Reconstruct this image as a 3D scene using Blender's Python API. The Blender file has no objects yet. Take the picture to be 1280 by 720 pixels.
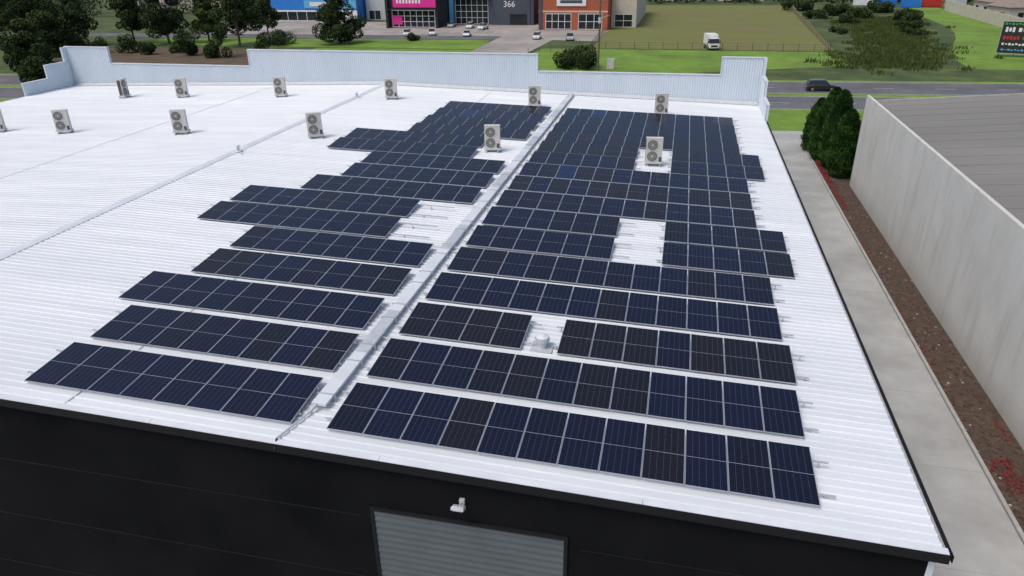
import bpy, bmesh, math, random
from mathutils import Matrix, Vector
rnd = random.Random(7)
scene = bpy.context.scene

# ------------------------------------------------------------------ materials
def new_mat(name):
    m = bpy.data.materials.new(name); m.use_nodes = True
    nt = m.node_tree; b = nt.nodes["Principled BSDF"]
    return m, nt, b
def N(nt, t, **kw):
    n = nt.nodes.new(t)
    for k, v in kw.items():
        if k in n.inputs.keys(): n.inputs[k].default_value = v
        else: setattr(n, k, v)
    return n
def col(c): return (c[0], c[1], c[2], 1)
def mat(name, c1, c2=None, scale=1.0, rough=0.7, detail=6, bump=0.0, bscale=None, metal=0.0, spec=0.5, stretch=(1,1,1), c3=None, s3=0.1, lo=0.35, hi=0.65):
    m, nt, b = new_mat(name)
    b.inputs["Roughness"].default_value = rough
    b.inputs["Metallic"].default_value = metal
    b.inputs["Specular IOR Level"].default_value = spec
    if c2 is None:
        c2 = tuple(x*0.88 for x in c1)
    tc = N(nt, "ShaderNodeTexCoord")
    mp = N(nt, "ShaderNodeMapping"); mp.inputs["Scale"].default_value = stretch
    nt.links.new(tc.outputs["Object"], mp.inputs["Vector"])
    no = N(nt, "ShaderNodeTexNoise", Scale=scale, Detail=detail, Roughness=0.6)
    nt.links.new(mp.outputs[0], no.inputs["Vector"])
    cr = N(nt, "ShaderNodeValToRGB")
    cr.color_ramp.elements[0].position = lo; cr.color_ramp.elements[1].position = hi
    cr.color_ramp.elements[0].color = col(c1); cr.color_ramp.elements[1].color = col(c2)
    nt.links.new(no.outputs["Fac"], cr.inputs[0])
    out = cr.outputs[0]
    if c3 is not None:
        n3 = N(nt, "ShaderNodeTexNoise", Scale=s3, Detail=5, Roughness=0.6)
        nt.links.new(mp.outputs[0], n3.inputs["Vector"])
        r3 = N(nt, "ShaderNodeValToRGB")
        r3.color_ramp.elements[0].position = 0.42; r3.color_ramp.elements[1].position = 0.66
        nt.links.new(n3.outputs["Fac"], r3.inputs[0])
        mx = N(nt, "ShaderNodeMixRGB"); mx.inputs[2].default_value = col(c3)
        nt.links.new(r3.outputs[0], mx.inputs[0]); nt.links.new(out, mx.inputs[1])
        out = mx.outputs[0]
    nt.links.new(out, b.inputs["Base Color"])
    if bump > 0:
        nb = N(nt, "ShaderNodeTexNoise", Scale=bscale or scale*4, Detail=4)
        nt.links.new(mp.outputs[0], nb.inputs["Vector"])
        bp = N(nt, "ShaderNodeBump", Strength=bump, Distance=0.05)
        nt.links.new(nb.outputs["Fac"], bp.inputs["Height"])
        nt.links.new(bp.outputs[0], b.inputs["Normal"])
    return m

M = {}
M['roof'] = mat("roof_sheet_white", (0.64,0.67,0.695), (0.71,0.735,0.755), scale=0.25, rough=0.5, stretch=(0.25,2.5,1), c3=(0.60,0.63,0.655), s3=0.45)
M['cap'] = mat("flashing_white", (0.66,0.69,0.72), (0.57,0.60,0.63), scale=1.2, rough=0.45)
M['parapet'] = mat("parapet_sheet", (0.56,0.63,0.70), (0.62,0.68,0.74), scale=0.4, rough=0.5, stretch=(1,1,0.3))
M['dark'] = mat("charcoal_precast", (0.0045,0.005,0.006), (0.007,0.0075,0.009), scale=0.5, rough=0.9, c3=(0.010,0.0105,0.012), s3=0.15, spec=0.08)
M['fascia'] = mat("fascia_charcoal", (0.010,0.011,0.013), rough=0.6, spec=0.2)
M['door'] = mat("roller_door_grey", (0.085,0.105,0.115), (0.10,0.12,0.13), scale=0.8, rough=0.5)
M['conc'] = mat("driveway_concrete", (0.36,0.36,0.345), (0.42,0.415,0.395), scale=0.7, rough=0.85, c3=(0.30,0.295,0.28), s3=0.25, bump=0.15)
M['conc2'] = mat("forecourt_concrete", (0.30,0.27,0.24), (0.37,0.34,0.31), scale=0.2, rough=0.9, c3=(0.23,0.21,0.19), s3=0.08)
M['kerb'] = mat("kerb_concrete", (0.40,0.39,0.37), (0.3,0.29,0.27), scale=1.5, rough=0.9)
M['asph'] = mat("asphalt", (0.11,0.11,0.12), (0.145,0.145,0.155), scale=0.6, rough=0.9, c3=(0.09,0.09,0.095), s3=0.1)
M['paint'] = mat("road_paint", (0.7,0.7,0.68), rough=0.7)
M['mulch'] = mat("mulch", (0.045,0.028,0.020), (0.12,0.080,0.056), scale=3.5, rough=1.0, bump=0.9, c3=(0.07,0.048,0.034), s3=0.6)
M['mulch2'] = mat("mulch_bed", (0.09,0.055,0.038), (0.15,0.095,0.06), scale=1.2, rough=1.0, c3=(0.06,0.06,0.025), s3=0.2)
M['grassB'] = mat("grass_bright", (0.125,0.225,0.018), (0.17,0.285,0.028), scale=0.5, rough=0.95, c3=(0.10,0.165,0.020), s3=0.10, bump=0.5, bscale=6)
M['grass'] = mat("grass_rough", (0.040,0.072,0.014), (0.095,0.125,0.028), scale=0.30, rough=1.0, c3=(0.032,0.048,0.014), s3=0.12, bump=0.8, bscale=3)
M['field'] = mat("grass_field", (0.12,0.145,0.028), (0.165,0.175,0.042), scale=0.12, rough=1.0, c3=(0.155,0.13,0.05), s3=0.06, bump=0.4, bscale=4, stretch=(0.6,1.6,1), )
M['nroof'] = mat("grey_roof", (0.20,0.193,0.172), (0.225,0.217,0.195), scale=0.4, rough=0.8, stretch=(0.15,1.0,1), c3=(0.18,0.173,0.158), s3=0.08)
M['silver'] = mat("aluminium_frame", (0.46,0.49,0.54), rough=0.45, metal=0.3)
M['galv'] = mat("galvanised", (0.50,0.53,0.55), (0.62,0.64,0.66), scale=3, rough=0.45, metal=0.3)
M['rail'] = mat("mount_rail", (0.55,0.57,0.6), rough=0.4, metal=0.4)
M['acbody'] = mat("ac_casing", (0.62,0.60,0.55), (0.56,0.54,0.50), scale=2, rough=0.5)
M['acdark'] = mat("ac_coil", (0.05,0.055,0.06), (0.09,0.09,0.095), scale=8, rough=0.6)
M['black'] = mat("black_plastic", (0.012,0.012,0.013), rough=0.5)
M['bark'] = mat("bark", (0.09,0.065,0.045), (0.14,0.11,0.08), scale=3, rough=1)
M['wood'] = mat("timber_post", (0.12,0.09,0.065), (0.17,0.13,0.10), scale=3, rough=1)
M['white'] = mat("white_paint", (0.75,0.76,0.76), rough=0.5)
M['rubber'] = mat("rubber", (0.02,0.02,0.02), rough=0.9)
M['hub'] = mat("hub_alloy", (0.4,0.4,0.41), rough=0.35, metal=0.7)
M['glassd'] = mat("dark_glass", (0.015,0.02,0.025), rough=0.08)
M['lampr'] = mat("tail_lamp", (0.4,0.02,0.02), rough=0.3)
M['lampw'] = mat("head_lamp", (0.7,0.7,0.72), rough=0.2)
M['pink'] = mat("pink_sign", (0.75,0.03,0.30), rough=0.5)
M['navy'] = mat("dark_cladding", (0.045,0.06,0.085), (0.06,0.075,0.10), scale=0.5, rough=0.5)
M['blackclad'] = mat("black_cladding", (0.02,0.02,0.024), rough=0.5)
M['blue'] = mat("blue_cladding", (0.02,0.20,0.62), (0.02,0.17,0.54), scale=0.5, rough=0.5)
M['cyan'] = mat("light_blue_cladding", (0.12,0.42,0.68), rough=0.5)
M['brick'] = mat("orange_brick", (0.42,0.105,0.05), (0.35,0.085,0.045), scale=1.5, rough=0.85)
M['cream'] = mat("cream_wall", (0.55,0.50,0.42), (0.48,0.44,0.37), scale=0.6, rough=0.85)
M['tile'] = mat("roof_tile", (0.22,0.17,0.14), (0.28,0.22,0.18), scale=1, rough=0.8)
M['red'] = mat("red_paint", (0.5,0.035,0.03), rough=0.4)
M['green'] = mat("green_paint", (0.05,0.35,0.08), rough=0.4)
M['flower'] = mat("red_groundcover", (0.20,0.016,0.022), (0.12,0.02,0.02), scale=6, rough=0.9)
def paintmat(n, c):
    m = mat(n, c, rough=0.3); m.node_tree.nodes["Principled BSDF"].inputs["Coat Weight"].default_value = 0.6; return m
M['carwhite'] = paintmat("car_paint_white", (0.72,0.73,0.74)); M['carsilver'] = paintmat("car_paint_silver", (0.42,0.44,0.46)); M['carblack'] = paintmat("car_paint_black", (0.012,0.016,0.018))

def wallmat():
    m, nt, b = new_mat("precast_wall"); b.inputs["Roughness"].default_value=.9
    tc=N(nt,"ShaderNodeTexCoord")
    def noise(st,sc,lo,hi,det=6):
        mp=N(nt,"ShaderNodeMapping"); mp.inputs["Scale"].default_value=st; nt.links.new(tc.outputs["Object"],mp.inputs["Vector"])
        n=N(nt,"ShaderNodeTexNoise",Scale=sc,Detail=det,Roughness=.65); nt.links.new(mp.outputs[0],n.inputs["Vector"])
        mr=N(nt,"ShaderNodeMapRange"); mr.inputs[1].default_value=lo; mr.inputs[2].default_value=hi; nt.links.new(n.outputs["Fac"],mr.inputs[0]); return mr.outputs[0]
    a=noise((1,1,.9),.30,.35,.7); c=noise((1,1.2,.16),.8,.52,.74); d=noise((1,1,1),2.2,.4,.7)
    def mix(prev,fac,colr,amt):
        mu=N(nt,"ShaderNodeMath",operation='MULTIPLY'); mu.inputs[1].default_value=amt; mu.use_clamp=True; nt.links.new(fac,mu.inputs[0])
        mx=N(nt,"ShaderNodeMixRGB"); mx.inputs[2].default_value=col(colr); nt.links.new(mu.outputs[0],mx.inputs[0])
        if isinstance(prev,tuple): mx.inputs[1].default_value=col(prev)
        else: nt.links.new(prev,mx.inputs[1])
        return mx.outputs[0]
    o=mix((.62,.615,.575),a,(.50,.49,.44),.85); o=mix(o,d,(.53,.525,.49),.35); o=mix(o,c,(.33,.315,.275),.5)
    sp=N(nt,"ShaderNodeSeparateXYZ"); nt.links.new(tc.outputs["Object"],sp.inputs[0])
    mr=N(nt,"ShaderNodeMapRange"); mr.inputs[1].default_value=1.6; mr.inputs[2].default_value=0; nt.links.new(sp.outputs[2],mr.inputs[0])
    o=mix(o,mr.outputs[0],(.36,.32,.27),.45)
    nt.links.new(o,b.inputs["Base Color"]); return m
M['wall']=wallmat()

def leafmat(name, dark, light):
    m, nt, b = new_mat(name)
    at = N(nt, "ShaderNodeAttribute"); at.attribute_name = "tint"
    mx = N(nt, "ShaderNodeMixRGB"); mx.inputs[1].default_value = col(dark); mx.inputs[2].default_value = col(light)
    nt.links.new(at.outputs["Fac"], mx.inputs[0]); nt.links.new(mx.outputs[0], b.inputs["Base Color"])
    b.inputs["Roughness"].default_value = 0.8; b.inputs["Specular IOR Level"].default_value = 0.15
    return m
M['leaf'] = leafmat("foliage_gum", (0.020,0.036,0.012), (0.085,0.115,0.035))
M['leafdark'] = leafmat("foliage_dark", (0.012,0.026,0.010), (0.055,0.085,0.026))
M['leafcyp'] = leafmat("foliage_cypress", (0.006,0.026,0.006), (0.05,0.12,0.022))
M['reed'] = leafmat("foliage_reed", (0.032,0.052,0.012), (0.10,0.125,0.032))

def solar_glass():
    m, nt, b = new_mat("solar_glass")
    at = N(nt, "ShaderNodeAttribute"); at.attribute_name = "tint"
    cr = N(nt, "ShaderNodeValToRGB"); e = cr.color_ramp.elements
    e[0].color = (0.0055,0.0085,0.027,1); e[1].color = (0.006,0.016,0.062,1)
    x = e.new(0.45); x.color = (0.006,0.008,0.019,1)
    x = e.new(0.75); x.color = (0.010,0.010,0.014,1)
    x = e.new(0.96); x.color = (0.012,0.011,0.013,1)
    nt.links.new(at.outputs["Fac"], cr.inputs[0])
    uv = N(nt, "ShaderNodeUVMap"); uv.uv_map = "UVMap"
    sep = N(nt, "ShaderNodeSeparateXYZ"); nt.links.new(uv.outputs[0], sep.inputs[0])
    def lines(out, n, w):
        a = N(nt, "ShaderNodeMath", operation='MULTIPLY'); a.inputs[1].default_value = n; nt.links.new(out, a.inputs[0])
        f = N(nt, "ShaderNodeMath", operation='FRACT'); nt.links.new(a.outputs[0], f.inputs[0])
        s = N(nt, "ShaderNodeMath", operation='SUBTRACT'); s.inputs[1].default_value = 0.5; nt.links.new(f.outputs[0], s.inputs[0])
        ab = N(nt, "ShaderNodeMath", operation='ABSOLUTE'); nt.links.new(s.outputs[0], ab.inputs[0])
        g = N(nt, "ShaderNodeMath", operation='GREATER_THAN'); g.inputs[1].default_value = 0.5-w; nt.links.new(ab.outputs[0], g.inputs[0])
        return g.outputs[0]
    l1 = lines(sep.outputs[0], 6, 0.035); l2 = lines(sep.outputs[1], 24, 0.03)
    mm = N(nt, "ShaderNodeMath", operation='MAXIMUM'); nt.links.new(l1, mm.inputs[0]); nt.links.new(l2, mm.inputs[1])
    sc = N(nt, "ShaderNodeMath", operation='MULTIPLY'); sc.inputs[1].default_value = 0.26; nt.links.new(mm.outputs[0], sc.inputs[0])
    mx = N(nt, "ShaderNodeMixRGB"); mx.inputs[2].default_value = (0.14,0.16,0.21,1)
    nt.links.new(sc.outputs[0], mx.inputs[0]); nt.links.new(cr.outputs[0], mx.inputs[1])
    nt.links.new(mx.outputs[0], b.inputs["Base Color"])
    # thin dust film: roughness varies
    tc=N(nt,"ShaderNodeTexCoord"); no=N(nt,"ShaderNodeTexNoise",Scale=.9,Detail=5); nt.links.new(tc.outputs["Object"],no.inputs["Vector"])
    mr=N(nt,"ShaderNodeMapRange"); mr.inputs[1].default_value=.3; mr.inputs[2].default_value=.7; mr.inputs[3].default_value=.10; mr.inputs[4].default_value=.24
    nt.links.new(no.outputs["Fac"],mr.inputs[0]); nt.links.new(mr.outputs[0],b.inputs["Roughness"])
    b.inputs["Specular IOR Level"].default_value = 0.22
    return m
M['solar'] = solar_glass()

# ------------------------------------------------------------------ mesh builder
class MB:
    def __init__(s): s.v=[]; s.f=[]; s.m=[]; s.mats=[]; s.T=Matrix.Identity(4); s.tint=[]; s.uv=[]; s.cur=0.5
    def mi(s, k):
        if k not in s.mats: s.mats.append(k)
        return s.mats.index(k)
    def add(s, vs, fs, k, uvs=None):
        o=len(s.v); i=s.mi(k)
        for p in vs: s.v.append(tuple(s.T @ Vector(p)))
        for j,f in enumerate(fs):
            s.f.append(tuple(o+a for a in f)); s.m.append(i); s.tint.append(s.cur)
            s.uv.append(uvs[j] if uvs else None)
    def box(s, x0,x1,y0,y1,z0,z1,k):
        s.add([(x0,y0,z0),(x1,y0,z0),(x1,y1,z0),(x0,y1,z0),(x0,y0,z1),(x1,y0,z1),(x1,y1,z1),(x0,y1,z1)],
              [(0,3,2,1),(4,5,6,7),(0,1,5,4),(1,2,6,5),(2,3,7,6),(3,0,4,7)],k)
    def hexa(s, p, k):
        s.add(p,[(0,3,2,1),(4,5,6,7),(0,1,5,4),(1,2,6,5),(2,3,7,6),(3,0,4,7)],k)
    def cyl(s, a, b, r0, r1, k, n=12, caps=True):
        a=Vector(a); b=Vector(b); d=(b-a)
        if d.length<1e-6: return
        q=d.to_track_quat('Z','Y').to_matrix()
        vs=[]
        for c,r in ((a,r0),(b,r1)):
            for i in range(n):
                t=2*math.pi*i/n
                vs.append(tuple(c+q@Vector((r*math.cos(t),r*math.sin(t),0))))
        fs=[(i,(i+1)%n,n+(i+1)%n,n+i) for i in range(n)]
        if caps: fs += [tuple(range(n-1,-1,-1)), tuple(range(n,2*n))]
        s.add(vs,fs,k)
    def build(s, name, parent=None, smooth=False, attr=False, uv=False, bevel=0):
        me=bpy.data.meshes.new(name)
        me.from_pydata(s.v,[],s.f)
        for k in s.mats: me.materials.append(M[k])
        me.polygons.foreach_set("material_index", s.m)
        if attr:
            a=me.attributes.new("tint",'FLOAT','FACE'); a.data.foreach_set("value", s.tint)
        if uv:
            u=me.uv_layers.new(name="UVMap")
            for p in me.polygons:
                q=s.uv[p.index]
                if q:
                    for j,li in enumerate(p.loop_indices): u.data[li].uv=q[j]
        if smooth: me.polygons.foreach_set("use_smooth",[True]*len(me.polygons))
        me.update()
        ob=bpy.data.objects.new(name,me); scene.collection.objects.link(ob)
        if parent: ob.parent=parent
        if bevel:
            bv=ob.modifiers.new("bevel",'BEVEL'); bv.width=bevel; bv.segments=2; bv.limit_method='ANGLE'
        return ob
def empty(name):
    e=bpy.data.objects.new(name,None); scene.collection.objects.link(e); return e
def poly(name, pts, z, k, parent=None):
    b=MB(); b.add([(x,y,z) for x,y in pts],[tuple(range(len(pts)))],k); ob=b.build(name,parent)
    return ob

# ------------------------------------------------------------------ warehouse
RIDGE=-27.05; XR=6.6; XL=-61.7; YF=13.67; YB=64.75; SL=0.028
def zr(x):
    return 8.39-SL*x if x>=RIDGE else 8.39-SL*RIDGE+SL*(x-RIDGE)
wh=empty("warehouse")
b=MB(); ys=[]; y=YF; P=0.30
while y<YB-P:
    ys += [(y,0),(y+P-0.085,0),(y+P-0.06,0.030),(y+P-0.025,0.030)]
    y+=P
ys.append((YB,0))
xs=[XL,RIDGE,XR]
vs=[(x,yy,zr(x)+dz) for (yy,dz) in ys for x in xs]
fs=[]
for i in range(len(ys)-1):
    for j in range(2):
        fs.append((i*3+j,i*3+j+1,(i+1)*3+j+1,(i+1)*3+j))
b.add(vs,fs,'roof'); b.build("roof_sheeting",wh)
b=MB()
for x in (-16.5,-38.0):
    b.hexa([(x-.03,YF+.2,zr(x)+.0305),(x+.03,YF+.2,zr(x)+.0305),(x+.03,YB-.6,zr(x)+.0305),(x-.03,YB-.6,zr(x)+.0305),(x-.03,YF+.2,zr(x)+.035),(x+.03,YF+.2,zr(x)+.035),(x+.03,YB-.6,zr(x)+.035),(x-.03,YB-.6,zr(x)+.035)],'cap')
b.build("sheet_laps",wh)
b=MB()
b.add([(RIDGE-0.28,YF,zr(RIDGE-0.28)+0.04),(RIDGE,YF,zr(RIDGE)+0.07),(RIDGE+0.28,YF,zr(RIDGE+.28)+0.04),
       (RIDGE-0.28,YB,zr(RIDGE-0.28)+0.04),(RIDGE,YB,zr(RIDGE)+0.07),(RIDGE+0.28,YB,zr(RIDGE+.28)+0.04),
       (RIDGE-0.28,YF,zr(RIDGE-0.28)),(RIDGE+0.28,YF,zr(RIDGE+.28)),(RIDGE-0.28,YB,zr(RIDGE-0.28)),(RIDGE+0.28,YB,zr(RIDGE+.28))],
      [(0,1,4,3),(1,2,5,4),(6,0,3,8),(2,7,9,5)],'cap')
b.build("ridge_cap",wh)
b=MB()
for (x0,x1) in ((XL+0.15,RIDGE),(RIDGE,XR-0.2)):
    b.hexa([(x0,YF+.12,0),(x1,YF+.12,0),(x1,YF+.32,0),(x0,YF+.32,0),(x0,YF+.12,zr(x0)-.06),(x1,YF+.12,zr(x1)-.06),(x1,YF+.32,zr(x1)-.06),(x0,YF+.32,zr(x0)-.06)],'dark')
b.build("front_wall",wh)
b=MB()
b.box(XR-.2,XR-.05,YF+.12,YB-.3,0,zr(XR)-.1,'parapet'); b.box(XL+.0,XL+.15,YF+.12,YB-.3,0,zr(XL)-.1,'parapet'); b.build("side_walls",wh)
b=MB()
for z in (6.46,4.15,1.9):
    b.box(XL+.2,-7.6,YF+.108,YF+.118,z-.015,z+.015,'door' if False else 'fascia'); b.box(-1.5,XR-.25,YF+.108,YF+.118,z-.015,z+.015,'fascia')
b.build("wall_joints",wh)
b=MB()
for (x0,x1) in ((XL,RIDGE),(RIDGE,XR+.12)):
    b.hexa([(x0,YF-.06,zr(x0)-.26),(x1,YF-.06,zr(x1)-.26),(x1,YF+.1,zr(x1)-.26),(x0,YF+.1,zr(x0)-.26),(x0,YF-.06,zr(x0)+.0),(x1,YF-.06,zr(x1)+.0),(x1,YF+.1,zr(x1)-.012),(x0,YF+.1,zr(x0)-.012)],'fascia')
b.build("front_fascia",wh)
b=MB()
for (x0,x1) in ((XL,RIDGE),(RIDGE,XR+.10)):
    n=max(1,int((x1-x0)/6))
    for i in range(n):
        a=x0+(x1-x0)*i/n; c=x0+(x1-x0)*(i+1)/n-.012
        b.hexa([(a,YF-.05,zr(a)+.004),(c,YF-.05,zr(c)+.004),(c,YF+.12,zr(c)+.031),(a,YF+.12,zr(a)+.031),(a,YF-.05,zr(a)+.02),(c,YF-.05,zr(c)+.02),(c,YF+.12,zr(c)+.043),(a,YF+.12,zr(a)+.043)],'cap')
b.build("barge_flashing",wh)
b=MB()
zg=zr(XR)
b.box(XR+.02,XR+.16,YF+.12,YB-6.2,zg-.2,zg-.17,'galv'); b.box(XR+.16,XR+.185,YF-.06,YB-6.2,zg-.2,zg-.02,'fascia'); b.box(XR-.0,XR+.02,YF+.12,YB-6.2,zg-.2,zg-.03,'galv')
b.box(XL-.16,XL-.02,YF+.12,YB-6.2,zg-.2,zg-.17,'galv'); b.box(XL-.185,XL-.16,YF-.06,YB-6.2,zg-.2,zg-.02,'cap')
for yy in (20,32,44,56): b.cyl((XR+.05,yy,0),(XR+.05,yy,zg-.2),.05,.05,'galv',8)
b.build("gutters",wh)
b=MB()
dx0,dx1,dz=-7.18,-1.95,6.75
n=60; vs=[];fs=[]
for i in range(n+1):
    z=dz*i/n
    vs += [(dx0,YF+.10-(0.018 if i%2 else 0),z),(dx1,YF+.10-(0.018 if i%2 else 0),z)]
for i in range(n): fs.append((2*i,2*i+1,2*i+3,2*i+2))
b.add(vs,fs,'door')
b.box(dx0-.1,dx0-.003,YF+.06,YF+.115,0,dz+.1,'fascia'); b.box(dx1+.003,dx1+.1,YF+.06,YF+.115,0,dz+.1,'fascia'); b.box(dx0,dx1,YF+.05,YF+.115,dz+.003,dz+.1,'fascia')
b.build("roller_door",wh)
b=MB(); lx=-4.63
b.box(lx-.07,lx+.07,YF+.02,YF+.115,7.45,7.62,'galv'); b.cyl((lx,YF+.05,7.55),(lx,YF-.2,7.6),.025,.025,'galv',8)
b.T=Matrix.Translation((lx,YF-.25,7.62))@Matrix.Rotation(math.radians(-25),4,'X')
b.box(-.17,.17,-.14,.10,-.05,.03,'galv'); b.box(-.14,.14,-.12,.08,-.07,-.053,'lampw'); b.box(-.15,.15,-.10,.06,.033,.055,'galv')
b.build("floodlight",bevel=0.006)
def ribbed(b, x0,x1,z1, axis='x', pos=YB, sgn=-1, zbase=None):
    P=.2; n=max(1,int((x1-x0)/P)); P=(x1-x0)/n; pts=[]
    for i in range(n):
        a=x0+i*P; pts += [(a,0),(a+P*.55,0),(a+P*.68,.035),(a+P*.87,.035)]
    pts.append((x1,0)); vs=[]
    for (a,d) in pts:
        for lvl in (0,1):
            xx = a if axis=='x' else pos
            zb = (zr(xx)-.1) if zbase is None else zbase
            z = zb if lvl==0 else z1
            vs.append((a,pos+sgn*d,z) if axis=='x' else (pos+sgn*d,a,z))
    fs=[(2*i,2*i+2,2*i+3,2*i+1) for i in range(len(pts)-1)]
    b.add(vs,fs,'parapet')
b=MB(); c=MB(); ou=MB()
segs=[(XL-.2,-56.8,12.0),(-56.8,-41.0,10.45),(-41.0,-12.5,12.0),(-12.5,3.25,10.55),(3.25,XR+.2,12.0)]
for x0,x1,z1 in segs:
    ribbed(b,x0,x1,z1)
    ou.box(x0,x1,YB+.03,YB+.22,0,z1-.004,'parapet')
    c.box(x0-.03,x1+.03,YB-.07,YB+.26,z1,z1+.07,'cap')
for x,za,zb in ((-56.8,10.45,12),(-41,10.45,12),(-12.5,10.55,12),(3.25,10.55,12)):
    c.box(x-.03,x+.03,YB-.07,YB+.26,za+.073,zb-.003,'cap')
for (pos,sg) in ((XL,1),(XR,-1)):
    for (y0,y1,z1) in ((YB-3.2,YB-.08,10.6),(YB-6.3,YB-3.2,9.35)):
        ribbed(b,y0,y1,z1,axis='y',pos=pos,sgn=sg)
        if sg>0: ou.box(pos-.2,pos-.03,y0,y1,0,z1-.004,'parapet'); c.box(pos-.24,pos+.06,y0,y1-.003,z1,z1+.06,'cap')
        else: ou.box(pos+.03,pos+.2,y0,y1,0,z1-.004,'parapet'); c.box(pos-.06,pos+.24,y0,y1-.003,z1,z1+.06,'cap')
    if sg>0: ou.box(pos-.2,pos+.0,YB-.6,YB-.08,10.67,12,'parapet')
    else: ou.box(pos-.0,pos+.2,YB-.6,YB-.08,10.67,12,'parapet')
b.build("parapet_cladding",wh); c.build("parapet_capping",wh); ou.build("parapet_wall",wh)
b=MB()
for (x0,x1) in ((XL+.1,RIDGE),(RIDGE,XR-.1)):
    b.hexa([(x0,YB-.5,zr(x0)+.036),(x1,YB-.5,zr(x1)+.036),(x1,YB-.045,zr(x1)+.036),(x0,YB-.045,zr(x0)+.036),(x0,YB-.5,zr(x0)+.05),(x1,YB-.5,zr(x1)+.05),(x1,YB-.045,zr(x1)+.25),(x0,YB-.045,zr(x0)+.25)],'galv')
b.build("apron_flashing",wh)

# ------------------------------------------------------------------ solar panels
PW=1.061; X0=-8.63; TILT=math.radians(5); PL=2.06
def yrow(i): return 14.43+2.72*i
def panel_row(xs, i, tone, railL=.25, railR=.35, PW=PW):
    b=MB(); yb=yrow(i); r=rnd
    ct,st=math.cos(TILT),math.sin(TILT)
    def pt(x,v,h): return (x, yb+v*ct-h*st, zr(x)+.13+v*st+h*ct)
    for x in xs:
        w=PW-.016; jy=r.uniform(-.006,.006)
        b.cur=0.5
        p=[pt(x,0+jy,-.035),pt(x+w,0+jy,-.035),pt(x+w,PL+jy,-.035),pt(x,PL+jy,-.035),pt(x,0+jy,0),pt(x+w,0+jy,0),pt(x+w,PL+jy,0),pt(x,PL+jy,0)]
        b.hexa(p,'silver')
        t=r.random()
        if tone=='grey': tv=0.62+.3*r.random() if t<.8 else .3*r.random()
        elif tone=='blue': tv=.35*r.random() if t<.85 else (.5+.25*r.random())
        else: tv=.7*r.random()
        if r.random()<.008: tv=1.0
        b.cur=tv
        fr=.014; g=.008; hm=PL/2; t1=r.uniform(-.002,.002); t2=r.uniform(-.002,.002)
        for k,(v0,v1) in enumerate(((fr,hm-g),(hm+g,PL-fr))):
            b.add([pt(x+fr,v0+jy,.005+t1),pt(x+w-fr,v0+jy,.005+t1),pt(x+w-fr,v1+jy,.005+t2*.5),pt(x+fr,v1+jy,.005+t2*.5)],[(0,1,2,3)],'solar',
                  [[(0,k*.5),(1,k*.5),(1,k*.5+.5),(0,k*.5+.5)]])
    x0=min(xs)-railL; x1=max(xs)+PW+railR; b.cur=.5
    for v in (.45,PL-.45):
        h=-.04
        a=[pt(x0,v-.02,h-.04),pt(x1,v-.02,h-.04),pt(x1,v+.02,h-.04),pt(x0,v+.02,h-.04),pt(x0,v-.02,h-.001),pt(x1,v-.02,h-.001),pt(x1,v+.02,h-.001),pt(x0,v+.02,h-.001)]
        b.hexa(a,'rail')
        x=x0+.15
        while x<x1:
            q=pt(x,v,h-.04); b.box(x-.02,x+.02,q[1]-.02,q[1]+.02,zr(x)+.0,q[2],'rail'); b.box(x-.05,x+.05,q[1]-.04,q[1]+.04,zr(x)+.036,zr(x)+.044,'rail'); x+=1.3
    b.build("solar_panel_row",attr=True,uv=True)
rows={0:[(0,12)],1:[(0,12)],2:[(0,4),(5.12,12.12)],3:[(0,12)],4:[(0,12)],5:[(0,6),(8,13)],6:[(0,6),(8,13)],7:[(0,12)],8:[(0,12)],9:[(0,12)],10:[(0,6),(8,13)],11:[(0,6),(8,13)],12:[(0,12)],13:[(0,12)],14:[(0,12)],15:[(0,12)]}
tones={0:'mix',1:'mix',2:'grey',3:'blue',4:'mix',5:'mix',6:'mix',7:'mix',8:'grey',9:'mix',10:'mix',11:'grey',12:'grey',13:'mix',14:'mix',15:'blue'}
for i,sg in rows.items():
    for (a,e) in sg:
        n=int(round(e-a)); panel_row([X0+(a+k)*PW for k in range(n)],i,tones[i], railR=(.75 if e<12 and i in(5,6) else .4 if e<13 else .15))
left=[(-9.68,8),(-9.72,8),(-9.9,9),(-9.85,8),(-9.85,8),(-12.35,9),(-12.35,9),(-9.85,9),(-9.85,8),(-9.85,8),(-12.25,9),(-12.3,9),(-9.9,8),(-9.9,8),(-9.9,8),(-9.9,8)]
ltone=['blue','blue','blue','mix','blue','blue','mix','mix','blue','mix','mix','mix','blue','mix','blue','mix']
for i,(xr,n) in enumerate(left):
    pw=1.09 if i<2 else (1.075 if i<5 else PW)
    panel_row([xr-(k+1)*pw for k in range(n)],i,ltone[i], railR=(1.9 if i in (5,6) else .05), railL=.3, PW=pw)

# cable tray
b=MB(); tx0,tx1=-9.50,-9.06
y=15.3; k=0
while y<63.9:
    y2=min(y+2.95,63.9)
    b.hexa([(tx0,y,zr(tx0)+.16),(tx1,y,zr(tx1)+.16),(tx1,y2,zr(tx1)+.16),(tx0,y2,zr(tx0)+.16),(tx0,y,zr(tx0)+.24),(tx1,y,zr(tx1)+.24),(tx1,y2,zr(tx1)+.24),(tx0,y2,zr(tx0)+.24)],'galv' if k%3==1 else 'cap')
    for yy in (y+.5,y+2.4):
        if yy<y2:
            b.box(tx0-.04,tx1+.04,yy-.02,yy+.02,zr(tx0)+.245,zr(tx0)+.26,'rail')
            b.box(tx0-.06,tx0-.03,yy-.02,yy+.02,zr(tx0)+.0,zr(tx0)+.24,'rail'); b.box(tx1+.03,tx1+.06,yy-.02,yy+.02,zr(tx1)+.0,zr(tx1)+.24,'rail')
    y=y2+.012; k+=1
b.build("cable_tray")
b=MB()
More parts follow.
